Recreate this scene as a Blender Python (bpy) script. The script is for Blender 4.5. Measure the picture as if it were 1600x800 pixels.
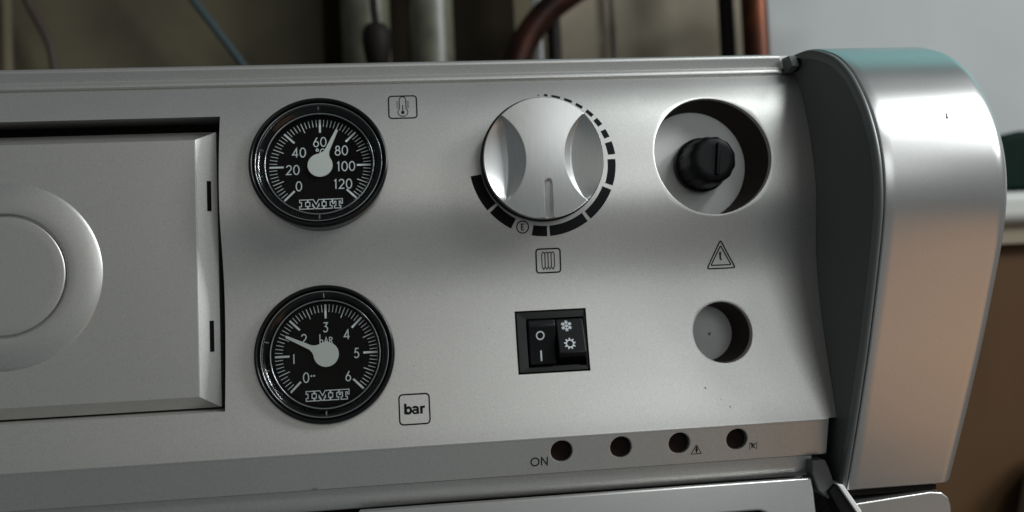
import bpy, bmesh, math, random
import numpy as np
from mathutils import Matrix, Vector

for _o in list(bpy.data.objects):
    bpy.data.objects.remove(_o)
random.seed(4)
S = 0.001                                   # everything below is written in millimetres
scene = bpy.context.scene
COL = scene.collection

# ------------------------------------------------------------------ camera
cam_d = bpy.data.cameras.new('camera')
cam = bpy.data.objects.new('camera', cam_d)
COL.objects.link(cam)
scene.camera = cam
Mc = [[0.99348, 0.043747, -0.105275], [-0.103387, -0.043386, -0.993695], [-0.048039, 0.9981, -0.03858]]
Cc = (-28.424, -268.298, -10.417)
cam.matrix_world = Matrix(((Mc[0][0], Mc[0][1], -(-Mc[0][2]), Cc[0] * S),
                           (Mc[1][0], Mc[1][1], Mc[1][2], Cc[1] * S),
                           (Mc[2][0], Mc[2][1], Mc[2][2], Cc[2] * S),
                           (0, 0, 0, 1)))
cam_d.sensor_width = 36.0
cam_d.lens = 36.0 * 1350 / 1600
cam_d.clip_start = 0.01
cam_d.clip_end = 50
cam_d.dof.use_dof = True
cam_d.dof.focus_distance = 0.262
cam_d.dof.aperture_fstop = 8.0

# ------------------------------------------------------------------ world, lamps, exposure
world = bpy.data.worlds.new('World')
scene.world = world
world.use_nodes = True
bg = world.node_tree.nodes['Background']
bg.inputs[0].default_value = (0.84, 0.95, 1.0, 1)
bg.inputs[1].default_value = 0.12
scene.view_settings.view_transform = 'Standard'
scene.view_settings.look = 'None'
scene.view_settings.exposure = 0.0
scene.view_settings.gamma = 1.0


def lamp(name, az, el, dist, size, size_y, power, color, target=(40, 0, 0)):
    ld = bpy.data.lights.new(name, 'AREA')
    ld.shape = 'RECTANGLE'
    ld.size, ld.size_y = size, size_y
    ld.energy = power
    ld.color = color
    o = bpy.data.objects.new(name, ld)
    COL.objects.link(o)
    a, e = math.radians(az), math.radians(el)
    d = Vector((math.sin(a) * math.cos(e), -math.cos(a) * math.cos(e), math.sin(e)))
    t = Vector(target) * S
    o.location = t + d * dist
    o.rotation_euler = (-d).to_track_quat('-Z', 'Y').to_euler()
    return o


lamp('window_light', 62, 29, 1.5, 0.42, 0.45, 17.0, (0.94, 0.985, 1.0))
lamp('doorway_light', 19, 14, 1.6, 0.50, 0.55, 1.9, (0.91, 0.975, 1.0))
lamp('ceiling_light', 47, 45, 1.3, 0.60, 0.14, 4.4, (0.91, 0.985, 1.0))
lamp('room_light', 0, 17, 1.8, 1.5, 0.95, 1.12, (1.0, 0.94, 0.85))
lamp('strip_fill', 6, -40, 1.4, 0.9, 0.7, 0.20, (0.80, 0.95, 1.0))  # unseen cool fill added from below to lift the indicator strip
lamp('floor_bounce', 52, -34, 1.2, 0.7, 0.6, 0.60, (1.0, 0.54, 0.25))

# ------------------------------------------------------------------ materials
MATS = {}


def mat(name, color, rough=0.5, metal=0.0, spec=0.5, noise=0.0, nscale=400.0, bump=0.0, bscale=4000.0,
        rvar=0.0, coat=0.0, color2=None, stretch=None, detail=4.0):
    m = bpy.data.materials.new(name)
    m.use_nodes = True
    nt = m.node_tree
    b = nt.nodes['Principled BSDF']
    b.inputs['Base Color'].default_value = (*color, 1)
    b.inputs['Roughness'].default_value = rough
    b.inputs['Metallic'].default_value = metal
    b.inputs['Specular IOR Level'].default_value = spec
    b.inputs['Coat Weight'].default_value = coat
    tc = nt.nodes.new('ShaderNodeTexCoord')
    src = tc.outputs['Object']
    if stretch:
        mp = nt.nodes.new('ShaderNodeMapping')
        mp.inputs['Scale'].default_value = stretch
        nt.links.new(src, mp.inputs['Vector'])
        src = mp.outputs['Vector']
    if noise > 0 or color2:
        n = nt.nodes.new('ShaderNodeTexNoise')
        n.inputs['Scale'].default_value = nscale
        n.inputs['Detail'].default_value = detail
        nt.links.new(src, n.inputs['Vector'])
        r = nt.nodes.new('ShaderNodeValToRGB')
        c2 = color2 or tuple(min(1, c * (1 + noise)) for c in color)
        c1 = color if color2 else tuple(c * (1 - noise) for c in color)
        r.color_ramp.elements[0].position = 0.3
        r.color_ramp.elements[1].position = 0.7
        r.color_ramp.elements[0].color = (*c1, 1)
        r.color_ramp.elements[1].color = (*c2, 1)
        nt.links.new(n.outputs['Fac'], r.inputs['Fac'])
        nt.links.new(r.outputs['Color'], b.inputs['Base Color'])
    if rvar > 0:
        n = nt.nodes.new('ShaderNodeTexNoise')
        n.inputs['Scale'].default_value = 28
        n.inputs['Detail'].default_value = 6
        nt.links.new(tc.outputs['Object'], n.inputs['Vector'])
        mr = nt.nodes.new('ShaderNodeMapRange')
        mr.inputs['From Min'].default_value = 0.3
        mr.inputs['From Max'].default_value = 0.7
        mr.inputs['To Min'].default_value = rough - rvar
        mr.inputs['To Max'].default_value = rough + rvar
        nt.links.new(n.outputs['Fac'], mr.inputs['Value'])
        nt.links.new(mr.outputs['Result'], b.inputs['Roughness'])
    if bump > 0:
        n = nt.nodes.new('ShaderNodeTexNoise')
        n.inputs['Scale'].default_value = bscale
        n.inputs['Detail'].default_value = 2
        nt.links.new(src, n.inputs['Vector'])
        bp = nt.nodes.new('ShaderNodeBump')
        bp.inputs['Strength'].default_value = bump
        bp.inputs['Distance'].default_value = 0.0002
        nt.links.new(n.outputs['Fac'], bp.inputs['Height'])
        nt.links.new(bp.outputs['Normal'], b.inputs['Normal'])
    MATS[name] = m
    return m


silver = mat('silver_paint', (0.572, 0.556, 0.53), 0.41, 0.86, noise=0.10, nscale=2600, rvar=0.022)
silver2 = mat('silver_gloss', (0.582, 0.568, 0.55), 0.30, 0.90, noise=0.05, nscale=2600, rvar=0.012)
knob_m = mat('brushed_silver', (0.63, 0.625, 0.61), 0.37, 0.88, noise=0.06, nscale=900, stretch=(6, 1, 0.25))
grey_pl = mat('grey_plastic', (0.11, 0.113, 0.108), 0.45, 0.0, spec=0.4, noise=0.08, nscale=1800, bump=0.1)
black = mat('black_plastic', (0.004, 0.004, 0.004), 0.20, spec=0.28)
black_s = mat('black_satin', (0.005, 0.005, 0.0055), 0.42, spec=0.2)
dialm = mat('dial_black', (0.006, 0.005, 0.0045), 0.7, spec=0.1)
white = mat('dial_white', (0.86, 0.89, 0.89), 0.6, spec=0.2)
mark_m = mat('switch_print', (0.55, 0.58, 0.60), 0.6, spec=0.2)
needle_m = mat('needle_white', (0.84, 0.87, 0.81), 0.5, spec=0.3)
ink = mat('black_ink', (0.007, 0.007, 0.008), 0.6, spec=0.12)
inner_grey = mat('pale_grey_plastic', (0.78, 0.77, 0.75), 0.55, noise=0.06, nscale=120)
sleeve_m = mat('sleeve_shade', (0.045, 0.036, 0.030), 0.7, spec=0.15)  # dark tone stands for the shadow inside the round openings
dark_in = mat('dark_cavity', (0.012, 0.010, 0.009), 0.8, spec=0.1)
led_m = mat('dark_red_lens', (0.011, 0.0055, 0.004), 0.5, spec=0.1)
copper_dark = mat('tarnished_copper', (0.055, 0.015, 0.007), 0.36, 0.7, color2=(0.010, 0.006, 0.005), nscale=50)
copper = mat('copper', (0.12, 0.034, 0.013), 0.40, 0.75, color2=(0.016, 0.008, 0.006), nscale=45)
olive = mat('olive_paint', (0.11, 0.11, 0.075), 0.4, 0.0, color2=(0.040, 0.034, 0.024), nscale=45)
darkpipe = mat('dark_pipe', (0.010, 0.008, 0.007), 0.6, spec=0.12)
cable_b = mat('brown_cable', (0.030, 0.018, 0.012), 0.5)
cable_g = mat('blue_green_cable', (0.022, 0.040, 0.045), 0.5)
greenm = mat('green_plastic', (0.0015, 0.010, 0.006), 0.6, spec=0.06, noise=0.2, nscale=60)
shelf_m = mat('white_laminate', (0.44, 0.44, 0.405), 0.5, noise=0.05, nscale=40)
wood = mat('brown_wood', (0.056, 0.027, 0.0105), 0.6, color2=(0.085, 0.046, 0.022), nscale=14, spec=0.12, stretch=(1, 1, 0.2))
chaseshade = mat('chase_shade', (0.016, 0.012, 0.007), 0.85, noise=0.25, nscale=20, spec=0.1)  # shade of the pipe chase, put into the colour
beige = mat('beige_card', (0.20, 0.165, 0.11), 0.7, noise=0.08, nscale=40)
shadewall = mat('shaded_wall_left', (0.056, 0.046, 0.027), 0.9, color2=(0.105, 0.089, 0.052), nscale=14, bump=0.3, bscale=300)  # left part of the wall, its shade put into the colour
shadewall2 = mat('half_shade_tone', (0.17, 0.145, 0.105), 0.9, color2=(0.28, 0.245, 0.18), nscale=16, bump=0.3, bscale=300)  # middle part of the wall, a lighter step of the painted shade
paintwall = mat('painted_wall', (0.365, 0.375, 0.37), 0.8, noise=0.05, nscale=12, bump=0.2, bscale=400)
scuff_m = mat('scuff', (0.17, 0.165, 0.155), 0.7)


def glass_mat(ior=1.2, rough=0.1):
    m = bpy.data.materials.new('clear_lens')
    m.use_nodes = True
    nt = m.node_tree
    for n in list(nt.nodes):
        nt.nodes.remove(n)
    out = nt.nodes.new('ShaderNodeOutputMaterial')
    mix = nt.nodes.new('ShaderNodeMixShader')
    tr = nt.nodes.new('ShaderNodeBsdfTransparent')
    gl = nt.nodes.new('ShaderNodeBsdfGlossy')
    fr = nt.nodes.new('ShaderNodeFresnel')
    fr.inputs['IOR'].default_value = ior
    tr.inputs['Color'].default_value = (0.98, 0.985, 0.985, 1)
    gl.inputs['Roughness'].default_value = rough
    nt.links.new(fr.outputs[0], mix.inputs[0])
    nt.links.new(tr.outputs[0], mix.inputs[1])
    nt.links.new(gl.outputs[0], mix.inputs[2])
    nt.links.new(mix.outputs[0], out.inputs['Surface'])
    return m


lens_m = glass_mat()
collar_m = glass_mat(1.55, 0.12)
rim_m = mat('polished_lens_edge', (0.22, 0.235, 0.24), 0.16, 0.75, spec=0.8)

# ------------------------------------------------------------------ helpers


def thing(name, label, cat, loc=(0, 0, 0), rx=0.0, group=None):
    o = bpy.data.objects.new(name, None)
    o.empty_display_size = 0.005
    COL.objects.link(o)
    o.location = Vector(loc) * S
    o.rotation_euler = (rx, 0, 0)
    o['label'] = label
    o['category'] = cat
    if group:
        o['group'] = group
    return o


def tag(o, label, cat, group=None):
    o['label'] = label
    o['category'] = cat
    if group:
        o['group'] = group
    return o


def obj(name, verts, faces, material, parent=None, smooth=True, sharp=35, weld=0.0, bevel=0.0, seg=2):
    me = bpy.data.meshes.new(name)
    me.from_pydata([(v[0] * S, v[1] * S, v[2] * S) for v in verts], [], faces)
    if weld:
        bm = bmesh.new()
        bm.from_mesh(me)
        bmesh.ops.remove_doubles(bm, verts=bm.verts, dist=weld * S)
        bmesh.ops.recalc_face_normals(bm, faces=bm.faces)
        bm.to_mesh(me)
        bm.free()
    me.materials.append(material)
    if smooth:
        me.polygons.foreach_set('use_smooth', [True] * len(me.polygons))
        if sharp:
            me.set_sharp_from_angle(angle=math.radians(sharp))
    me.update()
    o = bpy.data.objects.new(name, me)
    COL.objects.link(o)
    if parent:
        o.parent = parent
    if bevel:
        b = o.modifiers.new('bevel', 'BEVEL')
        b.width = bevel * S
        b.segments = seg
        b.limit_method = 'ANGLE'
        b.angle_limit = math.radians(30)
        b.harden_normals = False
    return o


class MB:
    def __init__(self):
        self.v, self.f = [], []

    def add(self, verts, faces):
        k = len(self.v)
        self.v += [tuple(map(float, p)) for p in verts]
        self.f += [tuple(i + k for i in f) for f in faces]

    def box(self, x0, x1, y0, y1, z0, z1):
        self.add([(x0, y0, z0), (x1, y0, z0), (x1, y1, z0), (x0, y1, z0), (x0, y0, z1), (x1, y0, z1), (x1, y1, z1), (x0, y1, z1)],
                 [(0, 3, 2, 1), (4, 5, 6, 7), (0, 1, 5, 4), (1, 2, 6, 5), (2, 3, 7, 6), (3, 0, 4, 7)])

    def grid(self, rows, flip=False):
        n, m = len(rows), len(rows[0])
        fs = []
        for i in range(n - 1):
            for j in range(m - 1):
                q = (i * m + j, i * m + j + 1, (i + 1) * m + j + 1, (i + 1) * m + j)
                fs.append(q[::-1] if flip else q)
        self.add([p for r in rows for p in r], fs)

    def prism_x(self, poly, x0, x1):
        """closed (y,z) polygon extruded along X"""
        n = len(poly)
        self.add([(x0, y, z) for y, z in poly] + [(x1, y, z) for y, z in poly],
                 [tuple(range(n))[::-1], tuple(range(n, 2 * n))] + [(i, (i + 1) % n, n + (i + 1) % n, n + i) for i in range(n)])

    def prism_y(self, poly, y0, y1):
        """closed (x,z) polygon extruded along Y"""
        n = len(poly)
        self.add([(x, y0, z) for x, z in poly] + [(x, y1, z) for x, z in poly],
                 [tuple(range(n)), tuple(range(n, 2 * n))[::-1]] + [((i + 1) % n, i, n + i, n + (i + 1) % n) for i in range(n)])

    def build(self, name, material, parent=None, **k):
        return obj(name, self.v, self.f, material, parent, **k)


def lathe(prof, n=96, cx=0, cz=0):
    """profile of (radius, height toward the viewer); axis is local Y, front is -Y"""
    v, f = [], []
    for r, d in prof:
        for i in range(n):
            a = 2 * math.pi * i / n
            v.append((cx + r * math.cos(a), -d, cz + r * math.sin(a)))
    for k in range(len(prof) - 1):
        for i in range(n):
            j = (i + 1) % n
            f.append((k * n + i, k * n + j, (k + 1) * n + j, (k + 1) * n + i))
    return v, f


def tube(pts, r, n=16, caps=True):
    pts = [Vector(p) for p in pts]
    v, f = [], []
    up = Vector((0.3, 1, 0.2)).normalized()
    for i, p in enumerate(pts):
        t = (pts[min(i + 1, len(pts) - 1)] - pts[max(i - 1, 0)]).normalized()
        a = t.cross(up).normalized()
        b = t.cross(a).normalized()
        rr = r[i] if isinstance(r, (list, tuple)) else r
        for k in range(n):
            q = 2 * math.pi * k / n
            v.append(tuple(p + a * (rr * math.cos(q)) + b * (rr * math.sin(q))))
    for i in range(len(pts) - 1):
        for k in range(n):
            f.append((i * n + k, i * n + (k + 1) % n, (i + 1) * n + (k + 1) % n, (i + 1) * n + k))
    if caps:
        f.append(tuple(range(n)))
        f.append(tuple(range((len(pts) - 1) * n, len(pts) * n))[::-1])
    return v, f


def smooth_path(pts, k=8):
    pts = [np.array(p, float) for p in pts]
    P = [2 * pts[0] - pts[1]] + pts + [2 * pts[-1] - pts[-2]]
    out = []
    for i in range(1, len(P) - 2):
        for s in range(k):
            t = s / k
            a, b, c, d = P[i - 1], P[i], P[i + 1], P[i + 2]
            out.append(0.5 * ((2 * b) + (-a + c) * t + (2 * a - 5 * b + 4 * c - d) * t * t + (-a + 3 * b - 3 * c + d) * t ** 3))
    out.append(P[-2])
    return [tuple(p) for p in out]


def subdiv(bps, step):
    bps = sorted(set(round(b, 4) for b in bps))
    out = [bps[0]]
    for a, b in zip(bps, bps[1:]):
        k = max(1, math.ceil((b - a) / step))
        out += [a + (b - a) * (i + 1) / k for i in range(k)]
    return out


# ------------------------------------------------------------------ the panel's ogee profile
Zk = np.array([-80, -54, -44, -34, -24, -16, -10, -5, 0, 5, 10, 14, 18, 24, 30, 36, 41, 47, 53, 57, 60, 75.])
Hk = np.array([9.4, 8.0, 5.9, 3.85, 2.15, 1.25, .85, .9, 1.35, 2.1, 3.0, 3.6, 3.8, 3.5, 2.8, 1.6, .4, -1.5, -4.4, -7.0, -9.3, -22])


def spline(x, y):
    n = len(x)
    h = np.diff(x)
    A = np.zeros((n, n))
    b = np.zeros(n)
    A[0, 0] = A[-1, -1] = 1
    for i in range(1, n - 1):
        A[i, i - 1], A[i, i], A[i, i + 1] = h[i - 1], 2 * (h[i - 1] + h[i]), h[i]
        b[i] = 3 * ((y[i + 1] - y[i]) / h[i] - (y[i] - y[i - 1]) / h[i - 1])
    c = np.linalg.solve(A, b)

    def ev(t):
        i = int(min(max(np.searchsorted(x, t) - 1, 0), n - 2))
        d = t - x[i]
        bb = (y[i + 1] - y[i]) / h[i] - h[i] * (2 * c[i] + c[i + 1]) / 3
        dd = (c[i + 1] - c[i]) / (3 * h[i])
        return float(y[i] + bb * d + c[i] * d * d + dd * d ** 3)
    return ev


H0 = spline(Zk, Hk)
_zs = np.linspace(-60, 62, 489)                  # soften the knots a little
_hs = np.array([np.mean([H0(z + d) for d in (-4, -2, 0, 2, 4)]) for z in _zs])


def H(z):
    return float(np.interp(z, _zs, _hs))


def slope(z):
    return math.atan((H(z + 2) - H(z - 2)) / 4)  # negative = faces up


def holed_sheet(X, Z, surf, circles, rects, wall=2.0):
    """grid sheet in (x,z) on surf(x,z)->y with round holes (cx,cz,r,half) and rectangular openings (x0,x1,z0,z1)"""
    xs = subdiv(X + [c[0] + s * c[3] for c in circles for s in (-1, 1)] + [r[i] for r in rects for i in (0, 1)], 1.6)
    zs = subdiv(Z + [c[1] + s * c[3] for c in circles for s in (-1, 1)] + [r[i] for r in rects for i in (2, 3)], 1.3)
    xs = [x for x in xs if X[0] - 1e-3 <= x <= X[-1] + 1e-3]
    mb = MB()
    idx = {}
    for i, x in enumerate(xs):
        for j, z in enumerate(zs):
            idx[i, j] = len(mb.v)
            mb.v.append((x, surf(x, z), z))

    def cut(xm, zm):
        for cx, cz, r, h in circles:
            if abs(xm - cx) < h and abs(zm - cz) < h:
                return True
        for x0, x1, z0, z1 in rects:
            if x0 < xm < x1 and z0 < zm < z1:
                return True
        return False
    for i in range(len(xs) - 1):
        for j in range(len(zs) - 1):
            if not cut((xs[i] + xs[i + 1]) / 2, (zs[j] + zs[j + 1]) / 2):
                mb.f.append((idx[i, j], idx[i + 1, j], idx[i + 1, j + 1], idx[i, j + 1]))
    for cx, cz, r, h in circles:
        ii = [i for i, x in enumerate(xs) if cx - h - 1e-3 <= x <= cx + h + 1e-3]
        jj = [j for j, z in enumerate(zs) if cz - h - 1e-3 <= z <= cz + h + 1e-3]
        loop = [idx[i, jj[0]] for i in ii] + [idx[ii[-1], j] for j in jj[1:]] + [idx[i, jj[-1]] for i in ii[-2::-1]] + [idx[ii[0], j] for j in jj[-2:0:-1]]
        prev = loop
        ang = [math.atan2(mb.v[k][2] - cz, mb.v[k][0] - cx) for k in loop]
        rad = [math.hypot(mb.v[k][2] - cz, mb.v[k][0] - cx) for k in loop]
        rings = [(t, None, 0) for t in (0.35, 0.65, 0.88)] + [(1, r + 0.30, 0), (1, r + 0.08, 0.07), (1, r, 0.30), (1, r, wall)]
        for t, rr, drop in rings:
            new = []
            for a, R in zip(ang, rad):
                q = rr if rr is not None else R + (r + 0.3 - R) * t
                x, z = cx + q * math.cos(a), cz + q * math.sin(a)
                new.append(len(mb.v))
                mb.v.append((x, surf(x, z) + drop, z))
            n = len(loop)
            for k in range(n):
                mb.f.append((prev[k], prev[(k + 1) % n], new[(k + 1) % n], new[k]))
            prev = new
    for x0, x1, z0, z1 in rects:
        zz = [z for z in zs if z0 - 1e-3 <= z <= z1 + 1e-3]
        xx = [x for x in xs if x0 - 1e-3 <= x <= x1 + 1e-3]
        for line in ([(x, z0) for x in xx], [(x, z1) for x in xx], [(x0, z) for z in zz], [(x1, z) for z in zz]):
            mb.grid([[(x, surf(x, z), z) for x, z in line], [(x, surf(x, z) + wall, z) for x, z in line]])
    return mb


# strokes and flat print --------------------------------------------------
def ribbon(pts, w, closed=False):
    pts = [np.array(p, float) for p in pts]
    n = len(pts)
    L, Rr = [], []
    for i in range(n):
        if closed:
            a, b = pts[(i - 1) % n], pts[(i + 1) % n]
        else:
            a, b = pts[max(i - 1, 0)], pts[min(i + 1, n - 1)]
        p = pts[i]
        d1, d2 = p - a, b - p
        if np.linalg.norm(d1) < 1e-9:
            d1 = d2
        if np.linalg.norm(d2) < 1e-9:
            d2 = d1
        d1 = d1 / np.linalg.norm(d1)
        d2 = d2 / np.linalg.norm(d2)
        n1, n2 = np.array([-d1[1], d1[0]]), np.array([-d2[1], d2[0]])
        m = n1 + n2
        m = m / max(np.linalg.norm(m), 1e-6)
        k = w / 2 / max(0.45, float(m @ n1))
        L.append(p + m * k)
        Rr.append(p - m * k)
    v = []
    for l, r in zip(L, Rr):
        v += [tuple(l), tuple(r)]
    f = []
    for i in range(n if closed else n - 1):
        j = (i + 1) % n
        f.append((2 * i, 2 * i + 1, 2 * j + 1, 2 * j))
    return v, f


def arc(cx, cz, rx, rz, a0, a1, n=14):
    return [(cx + rx * math.cos(math.radians(a0 + (a1 - a0) * i / n)), cz + rz * math.sin(math.radians(a0 + (a1 - a0) * i / n))) for i in range(n + 1)]


def rrect(cx, cz, w, h, r, n=5):
    p = []
    for sx, sz, a in ((1, 1, 0), (-1, 1, 90), (-1, -1, 180), (1, -1, 270)):
        p += arc(cx + sx * (w / 2 - r), cz + sz * (h / 2 - r), r, r, a, a + 90, n)
    return p


GLYPH = {   # thin geometric lettering, height 1
    '0': (0.60, [arc(0.30, 0.5, 0.25, 0.46, 90, 450, 24)]),
    '1': (0.34, [[(0.05, 0.80), (0.19, 0.96), (0.19, 0.02)]]),
    '|': (0.22, [[(0.11, 0.96), (0.11, 0.02)]]),
    '2': (0.58, [arc(0.28, 0.70, 0.22, 0.26, 165, -35, 14) + [(0.06, 0.06), (0.54, 0.06)]]),
    '3': (0.52, [[(0.07, 0.94), (0.45, 0.94), (0.24, 0.58)] + arc(0.24, 0.31, 0.21, 0.27, 80, -150, 14)]),
    '4': (0.62, [[(0.44, 0.02), (0.44, 0.96), (0.06, 0.28), (0.58, 0.28)]]),
    '5': (0.52, [[(0.46, 0.94), (0.17, 0.94), (0.11, 0.56)] + arc(0.24, 0.32, 0.22, 0.28, 110, -150, 14)]),
    '6': (0.58, [[(0.40, 0.97), (0.13, 0.52)], arc(0.29, 0.30, 0.22, 0.27, 145, 505, 22)]),
    '8': (0.56, [arc(0.28, 0.74, 0.17, 0.22, 0, 360, 18), arc(0.28, 0.28, 0.23, 0.25, 0, 360, 20)]),
    'C': (0.62, [arc(0.36, 0.5, 0.30, 0.46, 50, 310, 18)]),
    'o': (0.34, [arc(0.16, 0.84, 0.12, 0.14, 0, 360, 14)]),
    'b': (0.50, [[(0.07, 1.15), (0.07, 0.02)], arc(0.24, 0.24, 0.18, 0.22, 180, -180, 16)]),
    'A': (0.52, [[(0.03, 0.0), (0.25, 0.75), (0.47, 0.0)], [(0.12, 0.25), (0.38, 0.25)]]),
    'R': (0.48, [[(0.07, 0.0), (0.07, 0.72)] + arc(0.22, 0.55, 0.17, 0.17, 90, -90, 10) + [(0.09, 0.38)], [(0.20, 0.38), (0.42, 0.0)]]),
    'E': (0.55, [[(0.48, 0.95), (0.10, 0.95), (0.10, 0.05), (0.48, 0.05)], [(0.10, 0.5), (0.42, 0.5)]]),
}


class Print:
    """flat print: strokes and fills, laid on a surface by fn(x, z, lift)"""

    def __init__(self, fn):
        self.mb = MB()
        self.fn = fn
        self.lift = 0.05

    def _put(self, v, f):
        self.lift += 0.002
        self.mb.add([self.fn(x, z, self.lift) for x, z in v], f)

    def stroke(self, pts, w, closed=False):
        q = []                                   # short steps, so that long strokes follow a curved surface
        for i in range(len(pts) if closed else len(pts) - 1):
            a, b = pts[i], pts[(i + 1) % len(pts)]
            k = max(1, int(math.hypot(b[0] - a[0], b[1] - a[1]) / 0.7))
            q += [(a[0] + (b[0] - a[0]) * t / k, a[1] + (b[1] - a[1]) * t / k) for t in range(k)]
        pts = q if closed else q + [pts[-1]]
        self._put(*ribbon(pts, w, closed))

    def fill(self, pts):
        self._put(pts, [tuple(range(len(pts)))])

    def disc(self, cx, cz, r, n=20):
        self.fill([(cx + r * math.cos(2 * math.pi * i / n), cz + r * math.sin(2 * math.pi * i / n)) for i in range(n)])

    def text(self, s, cx, cz, h, w, gap=0.12):
        tot = sum(GLYPH[c][0] for c in s) + gap * (len(s) - 1)
        x = cx - tot * h / 2
        for c in s:
            adv, strokes = GLYPH[c]
            for st in strokes:
                closed = len(st) > 8 and abs(st[0][0] - st[-1][0]) < 1e-6 and abs(st[0][1] - st[-1][1]) < 1e-6
                p = [(x + a * h, cz + (b - 0.5) * h) for a, b in (st[:-1] if closed else st)]
                self.stroke(p, w, closed)
            x += (adv + gap) * h

    def font(self, s, cx, cz, h, bold=0.0, sx=1.0):
        cu = bpy.data.curves.new('lettering', 'FONT')
        cu.body = s
        cu.size = 1.0
        cu.offset = bold
        cu.align_x = 'CENTER'
        cu.resolution_u = 4
        o = bpy.data.objects.new('lettering', cu)
        COL.objects.link(o)
        dg = bpy.context.evaluated_depsgraph_get()
        me = bpy.data.meshes.new_from_object(o.evaluated_get(dg))
        vs = [(v.co.x, v.co.y) for v in me.vertices]
        fs = [tuple(p.vertices) for p in me.polygons]
        bpy.data.objects.remove(o)
        bpy.data.curves.remove(cu)
        bpy.data.meshes.remove(me)
        ys = [v[1] for v in vs]
        k = h / (max(ys) - min(ys))
        xm = (max(v[0] for v in vs) + min(v[0] for v in vs)) / 2
        ym = (max(ys) + min(ys)) / 2
        self._put([(cx + (a - xm) * k * sx, cz + (b - ym) * k) for a, b in vs], fs)

    def build(self, name, material, parent):
        return self.mb.build(name, material, parent, smooth=False)


def on_panel(x, z, lift):
    return (x, -H(z) - lift, z)


# ------------------------------------------------------------------ setting: wall behind
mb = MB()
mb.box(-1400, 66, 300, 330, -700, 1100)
o = mb.build('wall', shadewall, None, smooth=False)
o['kind'] = 'structure'
mb = MB()
mb.box(66.2, 208, 298, 330, -700, 262)  # wall section toned to carry the half shade
o = mb.build('half_shaded_wall', shadewall2, None, smooth=False)
o['kind'] = 'structure'
mb = MB()
mb.box(208.2, 1700, 296, 330, -700, 262)
o = mb.build('painted_wall', paintwall, None, smooth=False)
o['kind'] = 'structure'

mb = MB()
mb.box(66.2, 1700, 296.5, 330, 262.2, 1100)
o = mb.build('upper_wall', mat('teal_paint', (0.14, 0.36, 0.37), 0.7, noise=0.05, nscale=12), None, smooth=False)
o['kind'] = 'structure'

# ------------------------------------------------------------------ control panel
panel = thing('control_panel', 'silver curved control panel of a boiler carrying the gauges, knob and switch', 'control panel', (0, 0, 0))
XR, XL = 98.7, -330.0
ZT, ZB = 56.6, -55.2
HOLE1 = (65.6, 29.4, 19.1)
HOLE2 = (65.6, -27.1, 9.5)
DOOR = (-232.0, -87.4, -42.2, 46.6)
SW = (-0.2, 22.2, -36.6, -17.3)
fas = holed_sheet([XL, XR], [ZB, ZT], lambda x, z: -H(z),
                  [(HOLE1[0], HOLE1[1], HOLE1[2], 23.0), (HOLE2[0], HOLE2[1], HOLE2[2], 13.0),
                   (-57.6, 30.2, 19.6, 23.0), (-58.0, -27.1, 19.6, 23.0)],
                  [DOOR, SW], wall=2.2)
fas.build('fascia', silver, panel, sharp=50)
# deeper return round the door opening
mb = MB()
zz = np.linspace(DOOR[2], DOOR[3], 50)
mb.grid([[(DOOR[1] + 0.02, -H(z) + 2.1, z) for z in zz], [(DOOR[1] + 0.02, 14, z) for z in zz]])
mb.grid([[(DOOR[0], -H(DOOR[3]) + 2.1, DOOR[3] + .02), (DOOR[1], -H(DOOR[3]) + 2.1, DOOR[3] + .02)], [(DOOR[0], 14, DOOR[3] + .02), (DOOR[1], 14, DOOR[3] + .02)]])
mb.grid([[(DOOR[0], -H(DOOR[2]) + 2.1, DOOR[2] - .02), (DOOR[1], -H(DOOR[2]) + 2.1, DOOR[2] - .02)], [(DOOR[0], 14, DOOR[2] - .02), (DOOR[1], 14, DOOR[2] - .02)]])
mb.build('opening_return', silver, panel)
mb = MB()
mb.box(DOOR[0] - 1, DOOR[1] + 1, 13.5, 15, DOOR[2] - 1, DOOR[3] + 1)
mb.build('opening_back', dark_in, panel, smooth=False)

# top trim: groove, rounded band, step and bright lip
yT = -H(ZT)
prof = [(yT, ZT), (yT + 0.55, ZT + 0.12), (yT + 0.6, ZT + 0.35), (yT + 0.0, ZT + 0.6), (yT - 0.2, ZT + 1.0), (yT - 0.15, ZT + 1.6),
        (yT + 0.35, ZT + 2.6), (yT + 1.0, ZT + 3.0), (yT + 1.5, ZT + 3.3), (yT + 0.9, ZT + 5.9), (yT + 0.8, ZT + 6.2), (yT + 0.85, ZT + 6.7),
        (yT + 1.2, ZT + 7.3), (yT + 1.9, ZT + 7.6), (yT + 14, ZT + 7.8)]
xs = np.linspace(XL, 94.3, 40)
mb = MB()
mb.grid([[(x, y, z) for x in xs] for y, z in prof])
mb.build('top_trim', silver, panel, sharp=60)
mb = MB()
mb.prism_x([(yT + 0.5, ZT + 2.6), (yT + 0.9, ZT + 3.1), (yT + 1.0, ZT + 6.9), (yT + 3, ZT + 7.2), (yT + 14, ZT + 7.3), (yT + 14, ZT + 2.6)], 94.32, 97.2)
mb.build('trim_end_cap', inner_grey, panel, smooth=False)

# indicator strip below the fascia
SZ0, SZ1, SY0, SY1 = -56.1, -66.8, -8.05, -5.0


def strip_y(x, z):
    return SY0 + (SY1 - SY0) * (z - SZ0) / (SZ1 - SZ0)


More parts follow.
